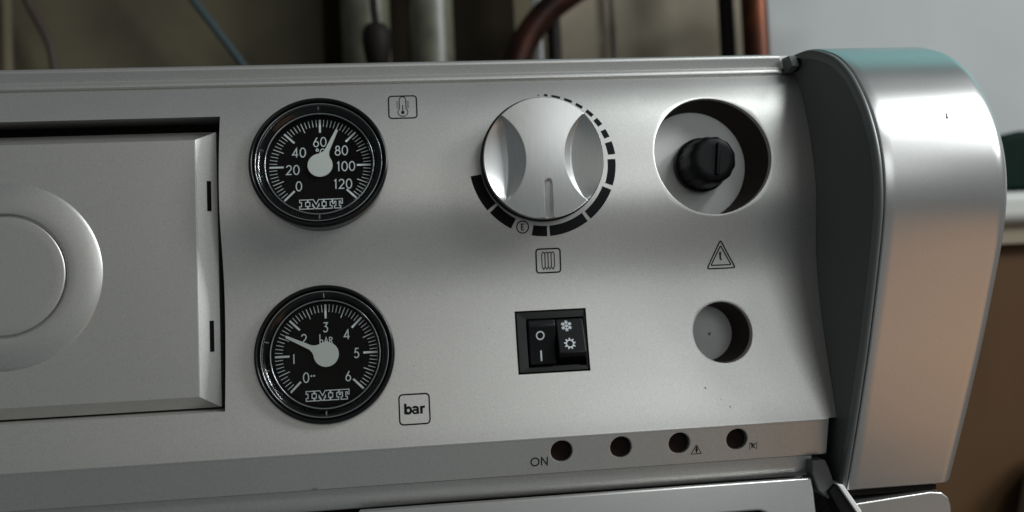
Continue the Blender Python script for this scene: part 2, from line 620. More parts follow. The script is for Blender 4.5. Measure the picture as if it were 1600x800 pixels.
LEDX = [11.5, 29.85, 48.2, 66.55]
st = holed_sheet([XL, 96.0], [SZ1, SZ0], strip_y, [(x, -60.1, 3.35, 3.95) for x in LEDX], [], wall=2.5)
xs = np.linspace(XL, 96.0, 60)
y_b = -H(ZB)
nose = [(y_b, ZB), (y_b - 0.08, ZB - 0.3), (y_b - 0.06, ZB - 0.6), (SY0, SZ0)]
st.grid([[(x, y, z) for x in xs] for y, z in nose][::-1])
under = [(SY1, SZ1), (SY1 + 0.25, SZ1 - 0.25), (SY1 + 3.0, SZ1 - 0.3)]
st.grid([[(x, y, z) for x in xs] for y, z in under][::-1])
st.build('indicator_strip', silver, panel, weld=0.01, sharp=50)
mb = MB()
mb.grid([[(x, y, z) for x in np.linspace(XL, 92, 30)] for y, z in [(6, -74.0), (-1.8, -74.0), (-2.4, -73.4), (-2.9, -70), (-3.0, -66.0)]])
mb.build('lower_band', silver, panel, sharp=50)
for x in LEDX:
    v, f = lathe([(0.01, 0), (3.6, 0)], 32, x, -60.1)
    obj('indicator_window', [(a, b + strip_y(0, -60.1) + 2.2, c) for a, b, c in v], f, led_m, panel)

# compartment behind the two round openings
mb = MB()
mb.box(40, 97, 11.0, 12.0, -48, 53)
mb.build('backing_plate', inner_grey, panel, smooth=False)
for hx, hz, hr in (HOLE1, HOLE2):
    mb = MB()
    aa = np.linspace(0, 2 * math.pi, 81)
    rows = []                                  # off-centre sleeve, its dark wall imitates the shadow crescent in the hole
    for t in (0.0, 0.33, 0.67, 1.0):
        cx, cz, rr = hx - 2.6 * t * hr / 19, hz - 1.9 * t * hr / 19, hr + 0.05 - 1.0 * t * hr / 19
        rows.append([(cx + rr * math.cos(a), (-H(hz + hr * math.sin(a)) + 2.0) * (1 - t) + 11.2 * t, cz + rr * math.sin(a)) for a in aa])
    mb.grid(rows)
    mb.build('shade_sleeve', sleeve_m, panel)
v, f = lathe([(0.01, 0.12), (0.35, 0.1), (0.5, 0)], 16, 65.7, -28.3)
obj('centre_pip', [(a, b + 11.0, c) for a, b, c in v], f, scuff_m, panel)

# --- printed marks on the fascia
p = Print(on_panel)
p.stroke(rrect(-31.9, 48.3, 8.7, 7.7, 1.0), 0.42, True)
out = arc(-31.9, 50.9, 1.0, 1.0, 0, 180, 8) + [(-32.9, 47.7)] + arc(-31.9, 46.5, 1.55, 1.45, 140, 400, 16) + [(-30.9, 47.7)]
p.stroke(out, 0.24, True)
p.disc(-31.9, 46.4, 0.55)
p.stroke([(-31.9, 46.4), (-31.9, 48.9)], 0.28)
for sx in (-1, 1):
    for k in range(6):
        p.stroke([(-31.9 + sx * 1.3, 47.9 + k * 0.45), (-31.9 + sx * 1.95, 47.9 + k * 0.45)], 0.12)
p.build('thermometer_symbol', ink, panel)

p = Print(on_panel)
p.stroke(rrect(-32.2, -44.8, 9.0, 8.7, 1.1), 0.44, True)
bx, bz, bh = -35.2, -46.2, 3.15                     # heavy sans lettering: b a r
p.stroke([(bx + 0.30, bz + bh), (bx + 0.30, bz)], 0.78)
p.stroke(arc(bx + 1.17, bz + 1.12, 0.78, 0.86, 180, 540, 24)[:-1], 0.74, True)
p.stroke(arc(bx + 3.25, bz + 1.55, 0.72, 0.46, 165, 0, 10) + [(bx + 3.97, bz + 0.6), (bx + 4.12, bz + 0.0)], 0.70)
p.stroke(arc(bx + 3.20, bz + 0.68, 0.70, 0.50, 20, 360, 18), 0.56, True)
p.stroke([(bx + 5.05, bz + 2.22), (bx + 5.05, bz)], 0.78)
p.stroke([(bx + 5.1, bz + 1.35), (bx + 5.35, bz + 1.85), (bx + 6.15, bz + 2.0)], 0.66)
p.build('bar_symbol', ink, panel)

p = Print(on_panel)
p.stroke(rrect(11.2, -2.0, 7.6, 7.4, 0.9), 0.46, True)
for k in range(4):
    cx = 11.15 + (k - 1.5) * 0.98
    p.stroke([(cx - 0.5, 0.0), (cx - 0.36, 0.45), (cx, 0.72), (cx + 0.36, 0.45), (cx + 0.5, 0.0), (cx + 0.5, -3.8), (cx, -4.7), (cx - 0.5, -3.8)], 0.28, True)
p.build('radiator_symbol', ink, panel)


def tri(cx, cz, w, h, r=0.5):
    A, B, C = (cx, cz + h / 2), (cx - w / 2, cz - h / 2), (cx + w / 2, cz - h / 2)
    pts = []
    V = [np.array(q) for q in (A, B, C)]
    for i in range(3):
        a, b, c = V[i - 1], V[i], V[(i + 1) % 3]
        u, w_ = (a - b) / np.linalg.norm(a - b), (c - b) / np.linalg.norm(c - b)
        for t in (0, 0.33, 0.67, 1):
            q0, q2 = b + u * r, b + w_ * r
            pts.append(tuple((1 - t) ** 2 * q0 + 2 * t * (1 - t) * b + t * t * q2))
    return pts


p = Print(on_panel)
p.stroke(tri(66.8, -2.4, 9.3, 9.0, 0.8), 0.44, True)
p.stroke(tri(66.8, -2.75, 6.6, 6.2, 0.4), 0.40, True)
p.stroke([(66.65, -1.6), (66.6, -3.6), (66.9, -4.1), (67.1, -4.0)], 0.55)
p.stroke([(66.2, -2.2), (67.05, -2.2)], 0.30)
p.build('temperature_warning_symbol', ink, panel)

KX, KZ = 10.8, 28.6
segs = [(-171, -141.5, 19.7, 23.1), (-139, -118.5, 19.6, 23.0), (-101.5, -89.2, 19.8, 23.0), (-87, -55, 19.8, 23.0), (-52, -24, 20.0, 23.0), (-20.5, 1.0, 20.5, 23.0),
        (5, 15.5, 20.9, 23.2), (19.5, 26.5, 21.4, 23.2), (31, 37.5, 21.7, 23.3), (41, 47.5, 22.1, 23.3), (51.5, 57.5, 22.25, 23.2),
        (61, 67.5, 22.35, 23.2), (71, 78, 22.4, 23.15), (81.2, 84, 22.4, 23.15), (88.3, 89.2, 22.4, 22.9)]
p = Print(on_panel)
for a0, a1, r0, r1 in segs:
    n = max(2, int((a1 - a0) / 2))
    v = []
    for i in range(n + 1):
        a = math.radians(a0 + (a1 - a0) * i / n)
        v += [(KX + r * math.cos(a), KZ + r * math.sin(a)) for r in (r0, (r0 + r1) / 2, r1)]
    f = []
    for i in range(n):
        for k in (0, 1):
            f.append((i * 3 + k, (i + 1) * 3 + k, (i + 1) * 3 + k + 1, i * 3 + k + 1))
    p._put(v, f)
ea = math.radians(-110.3)
ex, ez = KX + 21.2 * math.cos(ea), KZ + 21.2 * math.sin(ea)
p.stroke(arc(ex, ez, 1.85, 1.85, 0, 345, 24), 0.34, True)
p.text('E', ex, ez, 2.0, 0.34)
p.build('knob_scale', ink, panel)


def on_strip(x, z, lift):
    return (x, strip_y(x, z) - lift, z)


p = Print(on_strip)
p.stroke(arc(3.35, -62.95, 1.22, 1.22, 0, 345, 28), 0.38, True)
p.stroke([(5.35, -64.25), (5.35, -61.65), (7.1, -64.2), (7.1, -61.6)], 0.38)
p.build('on_lettering', ink, panel)
p = Print(on_strip)
p.stroke(tri(53.7, -62.5, 3.3, 2.9, 0.2), 0.22, True)
p.stroke([(53.8, -61.6), (53.6, -62.7), (53.95, -62.6), (53.7, -63.6)], 0.42)
p.build('fault_symbol', ink, panel)
p = Print(on_strip)
for x in (70.8, 73.0):
    p.stroke([(x, -61.4), (x, -63.9)], 0.16)
p.stroke([(71.0, -61.7), (72.6, -63.5)], 0.30)
p.stroke([(71.5, -63.4), (71.5, -61.8), (72.3, -62.4)], 0.26)
p.stroke([(72.6, -61.7), (71.6, -63.1)], 0.22)
p.build('flame_symbol', ink, panel)
# small scuffs in the paint
for q, w in (([(57.6, -43.6), (57.9, -44.2)], 0.35), ([(64.6, -49.7), (65.1, -50.2)], 0.30), ([(62.2, -47.5), (62.3, -47.8)], 0.25)):
    p = Print(on_panel)
    p.stroke(q, w)
    p.build('scuff', scuff_m, panel)

# dust: a scatter of tiny specks nobody could count
p = Print(on_panel)
for k in range(70):
    x, z = random.uniform(-84, 94), random.uniform(-52, 52)
    blocked = any(math.hypot(x - a, z - b) < c for a, b, c in ((65.6, 29.4, 21), (65.6, -27, 12), (-57.6, 30, 22), (-58, -27, 22), (10.5, 28.6, 25))) or (-2 < x < 24 and -39 < z < -15)
    if not blocked:
        p.disc(x, z, random.choice((0.06, 0.08, 0.1, 0.15)), 6)
o = p.build('dust', scuff_m, panel)
o['kind'] = 'stuff'

# ------------------------------------------------------------------ inset door at the left
door = thing('inset_door', 'silver bevelled door with a big round boss, left of the gauges', 'door', (0, 0, 0))
fz1, fz0 = 40.0, -37.9
fx1, fx0 = -95.9, -224.0


def fy(z):
    return 4.0 + (z - 40) * 0.058


mb = MB()
mb.grid([[(x, fy(z), z) for x in np.linspace(fx0, fx1, 40)] for z in np.linspace(fz0, fz1, 24)])
dd = 2.7


def dring(e, drop):
    return [(fx0 - e * 6.5, fz0 - e * 3.7), (fx1 + e * 5.9, fz0 - e * 3.7), (fx1 + e * 5.9, fz1 + e * 2.9), (fx0 - e * 6.5, fz1 + e * 2.9)], drop


rings = [dring(0, 0), dring(0.05, 0.05), dring(0.09, 0.18), dring(1.0, dd), dring(1.0, dd + 6)]
for (q0, d0), (q1, d1) in zip(rings, rings[1:]):
    for i in range(4):
        j = (i + 1) % 4
        n = 26
        mb.grid([[(q0[i][0] + (q0[j][0] - q0[i][0]) * t, fy(q0[i][1] + (q0[j][1] - q0[i][1]) * t) + d0, q0[i][1] + (q0[j][1] - q0[i][1]) * t) for t in np.linspace(0, 1, n)],
                 [(q1[i][0] + (q1[j][0] - q1[i][0]) * t, fy(q1[i][1] + (q1[j][1] - q1[i][1]) * t) + d1, q1[i][1] + (q1[j][1] - q1[i][1]) * t) for t in np.linspace(0, 1, n)]], flip=True)
mb.build('door_panel', silver, door, sharp=8)
# clip slots in the right bevel
for zc in (22.7, -20.2):
    mb = MB()

    def bev(e, z, l=0.0):
        return (fx1 + 5.9 * e, fy(z) + 0.16 + (dd - 0.16) * (e - 0.08) / 0.92 - l, z)
    h = 4.7
    mb.add([bev(0.53, zc - h, .06), bev(0.73, zc - h, .06), bev(0.73, zc + h, .06), bev(0.53, zc + h, .06)], [(0, 1, 2, 3)])
    mb.build('clip_slot', dark_in, door, smooth=False)
BX, BZ = -151.0, 0.6
boss = [(r * 0.915, h * 0.7) for r, h in [(30.6, -0.6), (30.5, 0.0), (30.3, 0.25), (29.4, 0.75), (27.8, 1.35), (25.5, 1.9), (23, 2.2), (20.6, 2.3), (20.25, 2.2), (20.1, 1.9), (20.1, -0.3), (19.35, -0.3), (19.35, 1.7), (19.2, 2.0), (18.8, 2.1), (16, 2.1), (8, 2.1), (0.01, 2.1)]]
v, f = lathe(boss, 160, 0, 0)
o = obj('round_boss', v, f, silver, door, sharp=50)
o.location = (BX * S, fy(BZ) * S, BZ * S)
o.rotation_euler = (-math.atan(0.058), 0, 0)

# ------------------------------------------------------------------ gauges


def gauge(name, label, loc, tilt, kind):
    g = thing(name, label, 'gauge', loc, tilt, None)
    v, f = lathe([(19.9, -9), (20.1, -3), (20.6, 0.2), (20.75, 1.3), (20.65, 2.1), (20.35, 2.6), (19.95, 2.75), (19.6, 2.55), (19.45, 2.1), (19.35, 1.2), (19.0, -1.6)], 128)
    obj('bezel', v, f, black, g, sharp=60)
    # stepped dark seat and dial
    v, f = lathe([(19.1, -1.2), (17.2, -1.3), (16.9, -1.9), (16.2, -2.4), (0.01, -2.4)], 96)
    obj('dial', v, f, dialm, g, sharp=40)
    pr = Print(lambda x, z, l: (x, 2.4 - l, z))
    for k in range(61):
        a = math.radians(225 - 4.5 * k)
        if k % 10 == 0:
            r0, w = 11.0, 0.62
        elif k % 5 == 0:
            r0, w = 11.9, 0.24
        else:
            r0, w = 13.0, 0.19
        pr.stroke([(r0 * math.cos(a), r0 * math.sin(a)), (15.3 * math.cos(a), 15.3 * math.sin(a))], w)
    if kind == 'temp':
        for s, x, z in (('0', -6.5, -6.3), ('20', -8.3, -1.0), ('40', -6.4, 4.6), ('60', -0.1, 7.9), ('80', 6.4, 4.9), ('100', 7.7, -0.3), ('120', 6.7, -6.0)):
            pr.text(s, x, z, 3.2, 0.35, 0.10)
        pr.text('oC', 0.1, 4.3, 2.8, 0.32, 0.06)
    else:
        for s, x, z in (('0', -6.2, -6.6), ('|', -9.7, -0.8), ('2', -6.6, 5.0), ('3', -0.1, 8.3), ('4', 6.2, 5.8), ('5', 9.0, 0.0), ('6', 6.3, -6.8)):
            pr.text(s, x, z, 3.1, 0.35, 0.10)
        pr.text('bAR', 0.0, 4.6, 2.5, 0.28, 0.06)
        pr.disc(-4.6, -6.2, 0.28)
        pr.disc(-3.8, -6.2, 0.28)
    # outlined slab lettering
    Iw, Mw, Tw, hh = 2.2, 4.3, 2.9, 2.9

    def slab(poly, x):
        pr.stroke([(x + a, -12.2 + (b - 0.5) * hh) for a, b in poly], 0.27, True)
    x = -6.3
    I = [(0, 0), (2.3, 0), (2.3, .28), (1.75, .28), (1.75, .72), (2.3, .72), (2.3, 1), (0, 1), (0, .72), (.55, .72), (.55, .28), (0, .28)]
    Mg = [(0, 0), (1.6, 0), (1.6, .28), (1.25, .28), (1.25, .55), (2.1, .0), (2.5, 0.0), (3.2, .55), (3.2, .28), (2.8, .28), (2.8, 0), (4.5, 0), (4.5, .28), (4.1, .28), (4.1, .72), (4.5, .72), (4.5, 1), (3.1, 1), (2.3, .5), (1.5, 1), (0, 1), (0, .72), (.45, .72), (.45, .28), (0, .28)]
    T = [(.6, 0), (2.5, 0), (2.5, .26), (2.05, .26), (2.05, .74), (2.5, .74), (2.5, .5), (3.0, .5), (3.0, 1), (0.1, 1), (0.1, .5), (.55, .5), (.55, .74), (1.05, .74), (1.05, .26), (.6, .26)]
    slab(I, x)
    slab(Mg, x + 2.55)
    slab(I, x + 7.3)
    slab(T, x + 9.7)
    pr.build('dial_markings', white, g)
    # needle: hub disc flowing into a tapered pointer
    ang = 65.5 if kind == 'temp' else 153.5
    tip = 12.6 if kind == 'temp' else 13.2
    ca, sa = math.cos(math.radians(ang)), math.sin(math.radians(ang))
    pts = []
    for a in np.linspace(30, 330, 40):
        pts.append((3.75 * math.cos(math.radians(a)), 3.75 * math.sin(math.radians(a))))
    pts += [(4.1, -1.15), (5.2, -0.72), (tip, -0.38), (tip, 0.38), (5.2, 0.72), (4.1, 1.15)]
    poly = [(a * ca - b * sa, a * sa + b * ca) for a, b in pts]
    mb = MB()
    mb.prism_y(poly, 1.3, 1.7)
    mb.build('needle', needle_m, g, smooth=False)
    # moulded clear lens with stepped rim
    v, f = lathe([(16.2, 0.0), (15.9, 0.25), (15.5, 0.4), (14.8, 0.38), (8, 0.5), (0.01, 0.55)], 128)
    ln = obj('lens', v, f, lens_m, g, sharp=0)
    v, f = lathe([(19.35, 1.0), (19.15, 1.6), (18.6, 1.85), (18.0, 1.7), (17.4, 1.2), (16.8, 0.3), (16.2, -0.1)], 128)
    obj('lens_collar', v, f, collar_m, ln, sharp=0)
    for rr_, d_, mr in ((16.2, 0.30, 0.26), (18.75, 1.85, 0.20)):
        v, f = lathe([(rr_ + mr * math.cos(a), d_ + mr * math.sin(a)) for a in np.linspace(math.pi * 1.1, -math.pi * 0.1, 9)], 128)
        obj('lens_edge', v, f, rim_m, ln, sharp=0)
    for a in (90, 166, 194, 270):
        a = math.radians(a)
        mb = MB()
        c, s = math.cos(a), math.sin(a)
        q = []
        for r, t in ((16.9, -0.14), (18.2, -0.20), (18.2, 0.20), (16.9, 0.14)):
            q.append((r * c - t * s, r * s + t * c))
        mb.prism_y(q, -1.6, -0.3)
        mb.build('lens_rib', rim_m, ln, smooth=False)
    return g


gauge('temperature_gauge', 'round black thermometer dial scaled 0 to 120 with white needle', (-57.6, -H(30) - 0.4, 30.5), -math.radians(12.5), 'temp')
gauge('pressure_gauge', 'round black pressure dial scaled 0 to 6 bar with white needle', (-58.0, -H(-27) - 0.7, -27.1), -math.radians(8), 'bar')

# ------------------------------------------------------------------ rotary knob
kt = math.radians(2.5)
knob = thing('rotary_knob', 'silver rotary knob with two finger scoops and a pointer slot', 'knob', (10.0, -H(28.3), 29.0), kt)
v, f = lathe([(16.5, -4), (16.5, 1.4), (18.7, 2.0), (19.0, 2.6), (19.0, 5.2), (18.8, 5.7), (18.0, 5.8), (17.5, 3.0), (0.01, 3.0)], 128)
obj('skirt', v, f, black_s, knob, sharp=40)
KR, KH = 18.2, 10.8
AC, AR = 22.0, 16.2                        # scoop arcs: circle centre distance and radius


def dome(x, z):
    return KH - 0.0042 * (x * x + z * z)


# intersection of arc with rim
xc = (KR * KR - AR * AR + AC * AC) / (2 * AC)
zc = math.sqrt(KR * KR - xc * xc)


def half_w(z):
    if abs(z) < zc:
        return AC - math.sqrt(max(AR * AR - z * z, 0))
    return math.sqrt(max(KR * KR - z * z, 1e-6))


mb = MB()
rows = []
zr = sorted(set([round(t, 4) for t in list(np.linspace(-KR + 0.002, -zc, 26)) + list(np.linspace(-zc, zc, 90)) + list(np.linspace(zc, KR - 0.002, 26))]))
for z in zr:
    w = half_w(z)
    row = []
    for s in np.linspace(-1, 1, 81):
        x = s * w
        # pointer slot, rounded at its upper end
        z0 = -7.6
        d = abs(x - 0.6) if z <= z0 else math.hypot(x - 0.6, z - z0)
        t = min(max((1.15 - d) / 0.35, 0), 1)
        t = t * t * (3 - 2 * t)
        row.append((x, -(dome(x, z) - 1.1 * t), z))
    if abs(z) < zc:                        # rolled edges above the scoops
        d = min(1, (zc - abs(z)) / 2)
        a, b = row[0], row[-1]
        row = [(a[0] - .26 * d, a[1] + .42 * d, z), (a[0] - .17 * d, a[1] + .12 * d, z)] + row + [(b[0] + .17 * d, b[1] + .12 * d, z), (b[0] + .26 * d, b[1] + .42 * d, z)]
    else:
        row = [row[0], row[0]] + row + [row[-1], row[-1]]
    rows.append(row)
mb.grid(rows)
top = mb.build('bridge', knob_m, knob, sharp=0)
for s in (-1, 1):
    mb = MB()
    nu, nv = 60, 25
    a_end = math.atan2(zc, AC - xc)
    r_end = math.atan2(zc, xc)
    inner, rows = [], []
    for i in range(nu + 1):
        t = i / nu * 2 - 1
        a = t * a_end
        pi_ = (AC - AR * math.cos(a), AR * math.sin(a))
        b = t * r_end
        po = (KR * math.cos(b), KR * math.sin(b))
        dep = max(0.0, 1 - t * t) ** 0.6
        row = []
        for j in range(nv + 1):
            q = j / nv
            x = pi_[0] + (po[0] - pi_[0]) * q
            z = pi_[1] + (po[1] - pi_[1]) * q
            hrim = dome(KR, 0) - 1.0 * dep
            top_ = dome(*pi_) - 0.25 * dep
            low = top_ - 4.5 * dep
            qc = 0.40 if s < 0 else 0.22
            if q < qc:                     # coved wall down from the bridge
                hgt = top_ + (low - top_) * (0.35 * q / qc + 0.65 * math.sin(math.pi / 2 * q / qc))
            else:                          # flat floor rising to the rim
                hgt = low + (hrim - low) * (q - qc) / (1 - qc)
            row.append((s * x, -hgt, z))
        inner.append((s * pi_[0], -dome(*pi_), pi_[1], row[0]))
        rows.append(row)
    mb.grid(rows, flip=(s > 0))
    mb.build('finger_scoop', knob_m, knob, sharp=24)
mb = MB()
ring = []
for i in range(241):
    a = 2 * math.pi * i / 240
    x, z = KR * math.cos(a), KR * math.sin(a)
    if abs(z) < zc - 1e-6:
        b = math.atan2(abs(z), abs(x))
        t = b / math.atan2(zc, xc)
        dep = max(0, 1 - t * t) ** 0.6
        hgt = dome(KR, 0) - 1.0 * dep
    else:
        hgt = dome(x, z)
    ring.append((x, z, hgt))
mb.grid([[(x, -h, z) for x, z, h in ring], [(x * 1.008, -h + 0.35, z * 1.008) for x, z, h in ring], [(x * 1.012, -5.4, z * 1.012) for x, z, h in ring]], flip=True)
mb.build('rim', knob_m, knob, sharp=0)

# ------------------------------------------------------------------ rocker switch
st_ = slope(-27)
sw = thing('rocker_switch', 'black double rocker switch with white marks below the knob', 'switch', (11.0, -H(-27) + 0.0, -26.95), st_)
mb = MB()
fo = rrect(0, 0, 21.7, 18.7, 0.5, 3)
fi = rrect(1.1, -0.45, 18.0, 15.2, 0.4, 3)
n = len(fo)
mb.add([(x, -0.0, z) for x, z in fo] + [(x * .985, -0.45, z * .985) for x, z in fo] + [(x, -0.35, z) for x, z in fi] + [(x, 5, z) for x, z in fi] + [(x, 5, z) for x, z in fo],
       [((i + 1) % n, i, n + i, n + (i + 1) % n) for i in range(n)] + [(n + (i + 1) % n, n + i, 2 * n + i, 2 * n + (i + 1) % n) for i in range(n)] +
       [(2 * n + (i + 1) % n, 2 * n + i, 3 * n + i, 3 * n + (i + 1) % n) for i in range(n)] + [(i, (i + 1) % n, 4 * n + (i + 1) % n, 4 * n + i) for i in range(n)])
mb.add([(x, 4.8, z) for x, z in fo], [tuple(range(n))])
mb.build('frame', black, sw, sharp=40)


def rocker(x0, x1, prof, name):
    mb = MB()
    mb.prism_x([(-d, z) for d, z in prof], x0, x1)
    return mb.build(name, black_s, sw, smooth=True, sharp=30, weld=0.001, bevel=0.45, seg=3)


r1 = rocker(-7.5, 0.95, [(-4, 6.6), (1.9, 6.5), (2.6, 4.6), (0.9, -1.0), (-0.1, -7.2), (-4, -7.4)], 'rocker')
r2 = rocker(1.25, 9.9, [(-4, 6.8), (0.5, 6.7), (2.4, 1.0), (3.9, -4.3), (3.2, -5.2), (-4, -7.4)], 'rocker')


def on_r1(x, z, l):
    if z > -1:
        d = 0.9 + (2.6 - 0.9) * (z + 1) / 5.6
    else:
        d = -0.1 + (0.9 + 0.1) * (z + 7.2) / 6.2
    return (x, -d - l - 0.05, z)


def on_r2(x, z, l):
    if z > 1:
        d = 2.4 + (0.5 - 2.4) * (z - 1) / 5.7
    else:
        d = 3.9 + (2.4 - 3.9) * (z + 4.3) / 5.3
    return (x, -d - l - 0.05, z)


p = Print(on_r1)
p.stroke(arc(-3.9, 1.7, 1.15, 1.15, 0, 345, 24), 0.42, True)
p.stroke([(-3.85, -2.8), (-3.8, -6.0)], 0.5)
p.build('on_off_marks', mark_m, r1)
p = Print(on_r2)
cx, cz = 4.5, 4.3
for k in range(6):
    a = math.radians(90 + 60 * k)
    c, s_ = math.cos(a), math.sin(a)
    p.stroke([(cx, cz), (cx + 1.75 * c, cz + 1.75 * s_)], 0.26)
    for t in (0.8, 1.25):
        for q in (-1, 1):
            b = a + q * math.radians(50)
            p.stroke([(cx + t * c, cz + t * s_), (cx + t * c + 0.6 * math.cos(b), cz + t * s_ + 0.6 * math.sin(b))], 0.2)
p.stroke([(cx + 1.25 * math.cos(math.radians(90 + 60 * k)), cz + 1.25 * math.sin(math.radians(90 + 60 * k))) for k in range(6)], 0.24, True)
cx, cz = 4.9, -1.4
p.stroke(arc(cx, cz, 1.1, 1.1, 0, 345, 24), 0.38, True)
for k in range(9):
    a = math.radians(40 * k + 10)
    c, s_ = math.cos(a), math.sin(a)
    p.fill([(cx + 1.2 * c - 0.34 * s_, cz + 1.2 * s_ + 0.34 * c), (cx + 1.2 * c + 0.34 * s_, cz + 1.2 * s_ - 0.34 * c), (cx + 1.85 * c + 0.12 * s_, cz + 1.85 * s_ - 0.12 * c), (cx + 1.85 * c - 0.12 * s_, cz + 1.85 * s_ + 0.12 * c)])
p.build('season_marks', mark_m, r2)

# ------------------------------------------------------------------ reset button in the upper opening
btn = thing('reset_button', 'black fluted cap with a slot inside the large round opening', 'button', (65.2, 9.4, 27.6), 0)
N = 120
mb = MB()
rings = []
for r, d, fl in [(7.5, -2.5, 0), (7.5, -0.3, 0), (9.0, 0, 0), (9.0, 2.0, 0), (8.8, 2.6, 0), (8.3, 3.0, 0.25), (8.0, 9.0, 0.3), (7.6, 12.5, 0.3), (7.0, 14.0, 0.15), (6.2, 14.6, 0), (4.5, 14.5, 0), (0.02, 14.5, 0)]:
    rings.append([((r - fl * (0.5 + 0.5 * math.cos(12 * 2 * math.pi * i / N))) * math.cos(2 * math.pi * i / N), -d, (r - fl * (0.5 + 0.5 * math.cos(12 * 2 * math.pi * i / N))) * math.sin(2 * math.pi * i / N)) for i in range(N + 1)])
mb.grid(rings)
mb.build('cap', black_s, btn, sharp=50)
mb = MB()
mb.add([], [])
poly = [(-0.2, -4.9), (1.1, -5.2), (2.1, 4.9), (0.9, 5.2)]
mb.prism_y(poly, -15.6, -14.0)
mb.build('grip_bar', black_s, btn, bevel=0.4, weld=0.001)

# ------------------------------------------------------------------ right side cover
side = thing('side_cover', 'silver rounded end cover curving forward at the right of the panel', 'cover', (0, 0, 0))
XC, XO = 98.8, 139.2
prof = smooth_path([(22, 64.4), (14, 64.2), (4, 63.6), (-4, 62.4), (-12.5, 59.4), (-20.8, 55.2), (-28.0, 49.3), (-33.0, 43.0), (-36.8, 36.6), (-39.6, 29.8), (-41.2, 23.5), (-41.8, 17.9), (-41.6, 11.7), (-40.7, 6.0), (-38.8, -1.0), (-36.0, -9.5), (-32.2, -20.4), (-27.4, -33.6), (-21.9, -47.2), (-16.6, -59.8), (-10.8, -73.0), (-8.7, -77.6)], 7)
pn = []
for i in range(len(prof)):
    a, b = np.array(prof[max(i - 1, 0)]), np.array(prof[min(i + 1, len(prof) - 1)])
    t = (b - a) / np.linalg.norm(b - a)
    pn.append((-t[1], t[0]))             # inward normal candidate
cy, cz_ = 20.0, 0.0
pin = []
for (y, z), (ny, nz) in zip(prof, pn):
    if ny * (cy - y) + nz * (cz_ - z) < 0:
        ny, nz = -ny, -nz
    pin.append((ny, nz))


def shell_row(cols, i):
    (y, z), (ny, nz) = prof[i], pin[i]
    k = 2.8 * min(max((-5 - z) / 72, 0), 1)        # the cover narrows toward its foot
    return [(x - k * max(0, (x - XC - 3) / (XO - XC - 3)), y + ny * e, z + nz * e) for x, e in cols]


bead = [(XC, 3.2), (XC, 1.1), (XC + 0.12, 0.65), (XC + 0.45, 0.3), (XC + 0.9, 0.18), (XC + 1.3, 0.3), (XC + 1.5, 0.7), (XC + 1.55, 1.6)]
rr = 5.2
face = [(XC + 1.62, 1.6), (XC + 1.66, 0.35), (XC + 1.8, 0.1), (XC + 2.1, 0.0)] + [(x, -0.0) for x in np.linspace(XC + 5, XO - rr - 1, 8)]
face += [(XO - rr + rr * math.sin(a), rr - rr * math.cos(a)) for a in np.linspace(0, math.pi / 2, 10)] + [(XO, 9), (XO, 26)]
mb = MB()
mb.grid([shell_row(face, i) for i in range(len(prof))])
n0 = len(mb.v)
last = shell_row(face, len(prof) - 1)
mb.grid([last, [(x, y + 0.4, z - 0.35) for x, y, z in last], [(x, y + 2.5, z - 0.5) for x, y, z in last]])
mb.build('front_shell', silver2, side, sharp=45)
mb = MB()
mb.grid([shell_row(bead, i) for i in range(len(prof))])
mb.build('edge_bead', mat('bead_grey', (0.22, 0.225, 0.22), 0.4, 0.5), side, sharp=60)
mb = MB()
ed_ = [(y + ny * 3.1, z + nz * 3.1) for (y, z), (ny, nz) in zip(prof, pin)]
# cheek as strips from the edge back to the boiler body
rows = []
for y, z in ed_:
    rows.append([(XC, y + (24 - y) * t, z) for t in (0, 0.06, 0.3, 0.6, 1)] if y < 23 else [(XC, y + 0.01 * t, z) for t in range(5)])
mb.grid(rows, flip=True)
mb.build('inner_cheek', grey_pl, side, sharp=40)
mb = MB()
mb.box(XC + 1, XO - 5.0, -4, 20, -77, -76)
mb.build('bottom_plate', dark_in, side, smooth=False)
# retaining clip hole at the top of the cheek
v, f = tube([(98.0, 5.0, 59.6), (98.6, 5.0, 59.6)], 1.9, 20)
v = [(x, 5.0 + (y - 5.0) * 2.0, 59.6 + (z - 59.6) * 1.15) for x, y, z in v]
obj('clip_hole', v, f, dark_in, side)
mb = MB()
mb.prism_x([(6.5, 57.2), (11.5, 63.2), (3.0, 62.2), (0.5, 58.2)], 95.2, 97.9)
mb.build('retaining_clip', grey_pl, side, smooth=False, bevel=0.3, weld=0.001)
# paint chip
i0 = min(range(len(prof)), key=lambda i: abs(prof[i][1] - 32.3))
y0_, z0_ = prof[i0]
mb = MB()
mb.add([(121.2, y0_ - 0.6, z0_ + 1.2), (121.7, y0_ - 0.6, z0_ + 1.2), (122.4, y0_ - 0.3, z0_ - 0.6), (122.0, y0_ - 0.3, z0_ - 0.9), (121.5, y0_ - .4, z0_ - .2)], [(0, 4, 3, 2, 1)])
mb.build('paint_chip', scuff_m, side, smooth=False)

# ------------------------------------------------------------------ lower flap, lower end piece and hinge arm
flap = thing('lower_flap', 'silver flap along the bottom edge with a rounded dark recess', 'flap', (0, -5, -74), -math.radians(7))
mb = MB()
xs0, xs1 = -50.0, 90.5
ztop, zn = 0.3, -8.6
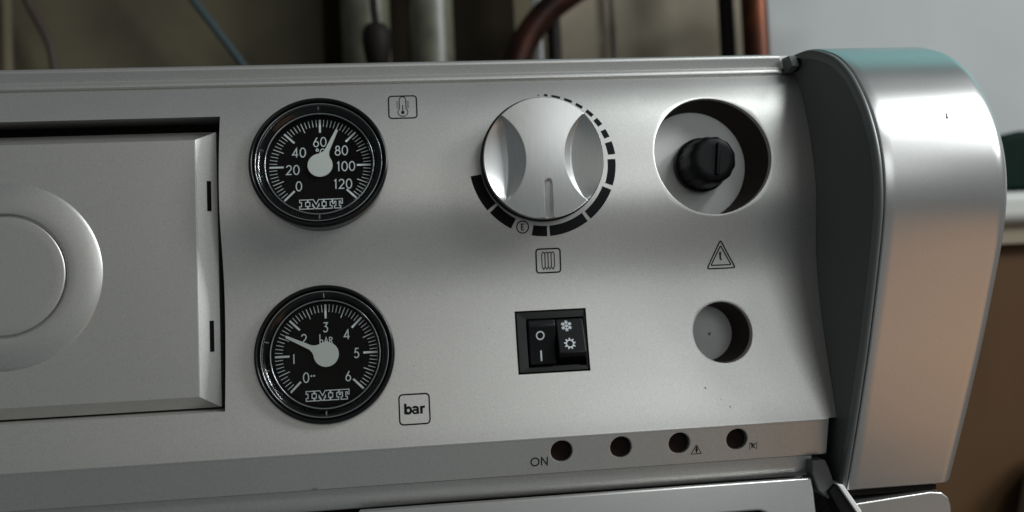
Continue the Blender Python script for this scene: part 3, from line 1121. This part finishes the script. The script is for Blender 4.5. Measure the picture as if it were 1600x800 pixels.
# front sheet with a notch from below
out = [(xs0, -38), (xs0, ztop), (xs1, ztop), (xs1, -38), (76.5, -38), (76.5, zn - 5)]
out += [(76.5 - 5 + 5 * math.cos(a), zn - 5 + 5 * math.sin(a)) for a in np.linspace(0.1, math.pi / 2, 8)]
out += [(-30 + 5 * math.cos(a), zn - 5 + 5 * math.sin(a)) for a in np.linspace(math.pi / 2, math.pi, 8)] + [(-35, -38)]
mb.prism_y(out[::-1], -1.3, 1.5)
mb.build('front_sheet', silver2, flap, smooth=True, sharp=30, weld=0.001, bevel=0.7, seg=3)
mb = MB()
mb.box(-49, 90, 11, 13, -38, -0.5)
mb.build('recess_back', dark_in, flap, smooth=False)
mb = MB()
mb.prism_y([(76.0, -22.0), (76.0, zn - 4.2)] + [(71.6 + 4.2 * math.cos(a), zn - 5.0 + 4.2 * math.sin(a)) for a in np.linspace(0.1, 1.5, 6)] + [(-30, zn - 0.8), (-30, zn - 2.2), (70, zn - 2.2), (74.2, zn - 6), (74.2, -22)], 1.6, 8.0)
mb.build('recess_lip', grey_pl, flap, smooth=False)

low = thing('lower_end_piece', 'grey rounded end piece under the side cover with bright top rim', 'end piece', (0, 0, 0))
mb = MB()
mb.prism_y([(100.6, -112), (100.6, -82.8), (101.2, -82.1), (127.5, -80.2), (131.2, -80.6), (133.4, -82.4), (134.0, -85.0), (134.0, -112)][::-1], -9.0, 20)
mb.build('end_block', silver2, low, smooth=True, sharp=30, weld=0.001, bevel=1.2, seg=4)
mb = MB()
mb.box(101, 131, -6.5, 16, -80.2, -77.4)
mb.build('gap_filler', dark_in, low, smooth=False)

arm = thing('hinge_arm', 'dark hinge arm with a pale edge between flap and side cover', 'hinge', (0, 0, 0))
mb = MB()
mb.prism_y([(90.2, -68.4), (94.4, -68.2), (95.6, -71), (97.4, -77.4), (94.8, -80.5), (91.6, -77.6), (90.0, -72)], -7.4, 3.0)
mb.build('lug', grey_pl, arm, smooth=False, bevel=0.35, weld=0.001)
mb = MB()
mb.prism_y([(94.2, -77.8), (96.7, -75.7), (102.9, -85.2), (108.0, -97), (103.5, -97)], -9.2, -2.0)
mb.build('strut', black_s, arm, smooth=False, bevel=0.3, weld=0.001)
mb = MB()
mb.prism_y([(96.8, -75.6), (98.6, -75.7), (104.2, -84.4), (102.9, -85.3)], -9.9, -3.0)
mb.build('pale_edge', inner_grey, arm, smooth=False, bevel=0.3, weld=0.001)

# body of the boiler behind the panel (unseen, put in to block light through the gaps)
body = MB()
body.box(XL, 98, 24, 60, -120, 50)
body.build('rear_case', dark_in, panel, smooth=False)

# ------------------------------------------------------------------ pipes, cables and furniture behind


def pipe(name, label, cat, pts, r, m, group=None, n=24):
    v, f = tube(pts, r, n)
    o = obj(name, v, f, m, None)
    tag(o, label, cat, group)
    return o


t = thing('painted_pipe', 'olive pipe with a dark valve in front, left of the twin pipe', 'pipe', (-55, 250, 0))
v, f = tube([(0, 0, -300), (0, 0, 700)], 14.5, 32)
obj('pipe_body', v, f, olive, t)
v, f = lathe([(14.6, -4), (17.0, -4), (17.0, 4), (14.6, 4)], 32)
obj('union_ring', [(x, -z, y * -1 + 205) for x, y, z in v], f, olive, t)
t = thing('painted_pipe', 'plain olive pipe between the valve and the copper bend', 'pipe', (-16.5, 252, 0))
v, f = tube([(0, 0, -300), (0, 0, 700)], 14.0, 32)
obj('pipe_body', v, f, olive, t)
v, f = lathe([(14.1, -4), (16.2, -4), (16.2, 4), (14.1, 4)], 32)
obj('union_ring', [(x, -z, y * -1 + 215) for x, y, z in v], f, olive, t)
t = thing('valve', 'small black valve body hanging in front of the olive pipe', 'valve', (-47.5, 215, 128))
v, f = tube([(0, 0, -40), (0, 0, -12), (0, 0, -8), (0, 0, 4), (0, 0, 10), (0, 0, 13)], [3.0, 3.5, 6.5, 8.2, 7.6, 5.5], 20)
obj('body', v, f, darkpipe, t)
v, f = tube([(0, 0, 13), (-1, 4, 24), (-2, 12, 60)], 2.2, 12)
obj('tail', v, f, darkpipe, t)

pipe('copper_pipe', 'copper pipe bending up to the right behind the panel', 'pipe',
     smooth_path([(31, 240, -200), (31, 240, 60), (32, 240, 112), (36, 240, 130), (46, 240, 147), (62, 240, 162), (90, 240, 176), (150, 240, 186), (260, 240, 190)], 8), 8.0, copper_dark)
pipe('copper_pipe', 'straight copper riser beside the pale painted wall', 'pipe', [(184.5, 245, -300), (186.0, 245, 700)], 8.2, copper)
pipe('dark_riser', 'thin dark riser to the right of the copper bend', 'pipe', [(58.5, 250, -300), (59.5, 250, 700)], 4.2, darkpipe)
pipe('white_conduit', 'thin pale conduit between copper bend and dark riser', 'conduit', [(50.5, 262, -300), (51.0, 262, 700)], 2.6, inner_grey)
pipe('dark_riser', 'dark riser pressed against the straight copper riser', 'pipe', [(173.0, 262, -300), (174.0, 262, 700)], 5.0, darkpipe)
pipe('thin_cable', 'thin brown cable running straight down the grey wall', 'cable', [(104, 292, -300), (106, 292, 160), (108, 292, 700)], 1.7, cable_b, n=10)
pipe('thin_cable', 'dark brown cable with a kink at the far left', 'cable',
     smooth_path([(-252, 285, 60), (-247, 285, 120), (-248, 285, 143), (-251, 285, 157), (-258, 285, 172), (-264, 285, 186), (-290, 285, 260), (-310, 285, 500)], 8), 2.4, cable_b, n=10)
pipe('blue_cable', 'blue green cable slanting across the wall', 'cable', [(-60, 270, 20), (-134, 270, 139), (-159.5, 270, 175.5), (-260, 270, 322)], 2.5, cable_g, n=10)
pipe('wall_conduit', 'dull grey conduit rising in the far left corner', 'conduit', [(-276, 285, -300), (-274, 285, 700)], 3.5, shadewall, n=14)
pipe('dark_duct', 'dark duct at the extreme left edge', 'duct', [(-296, 280, -300), (-294, 280, 700)], 13, darkpipe, n=20)

shelf = thing('shelf', 'white shelf edge at the right behind the side cover', 'shelf', (262, 200, 0))
sh = MB()
sh.box(0, 640, 0, 96, 14.0, 33.0)
sh.build('board', shelf_m, shelf, smooth=True, sharp=40, bevel=6.0, seg=5, weld=0.001)
sh = MB()
sh.box(2, 640, 8, 95, 2.5, 15.5)
sh.build('apron', beige, shelf, smooth=False)
sh = MB()
sh.box(264, 900, 216, 295, -600, 2.4)
tag(sh.build('cabinet', wood, None, smooth=False), 'brown wooden cabinet below the white shelf', 'cabinet')
g = MB()
g.prism_y([(313, 33.2), (312.5, 50), (314, 59), (318, 65), (325, 69), (336, 71.0), (440, 71.5), (440, 33.2)][::-1], 215, 285)
tag(g.build('green_canister', greenm, None, smooth=True, sharp=30, bevel=4, seg=3, weld=0.001), 'dark green container standing on the white shelf', 'container')
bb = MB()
bb.box(-84, 40, 290, 299.5, -600, 1000)  # thin sheet whose colour stands for shade around the pipes
tag(bb.build('chase_shade_sheet', chaseshade, None, smooth=False), 'dark sheet standing in for the shaded chase behind the two olive pipes', 'board')
g = MB()
g.prism_y([(300, -330), (303, -160), (312, -130), (330, -114), (420, -112), (420, -330)][::-1], 180, 205)
tag(g.build('beige_bag', beige, None, smooth=True, sharp=20, bevel=6, weld=0.001), 'pale beige bag in the lower right corner by the cabinet', 'bag')
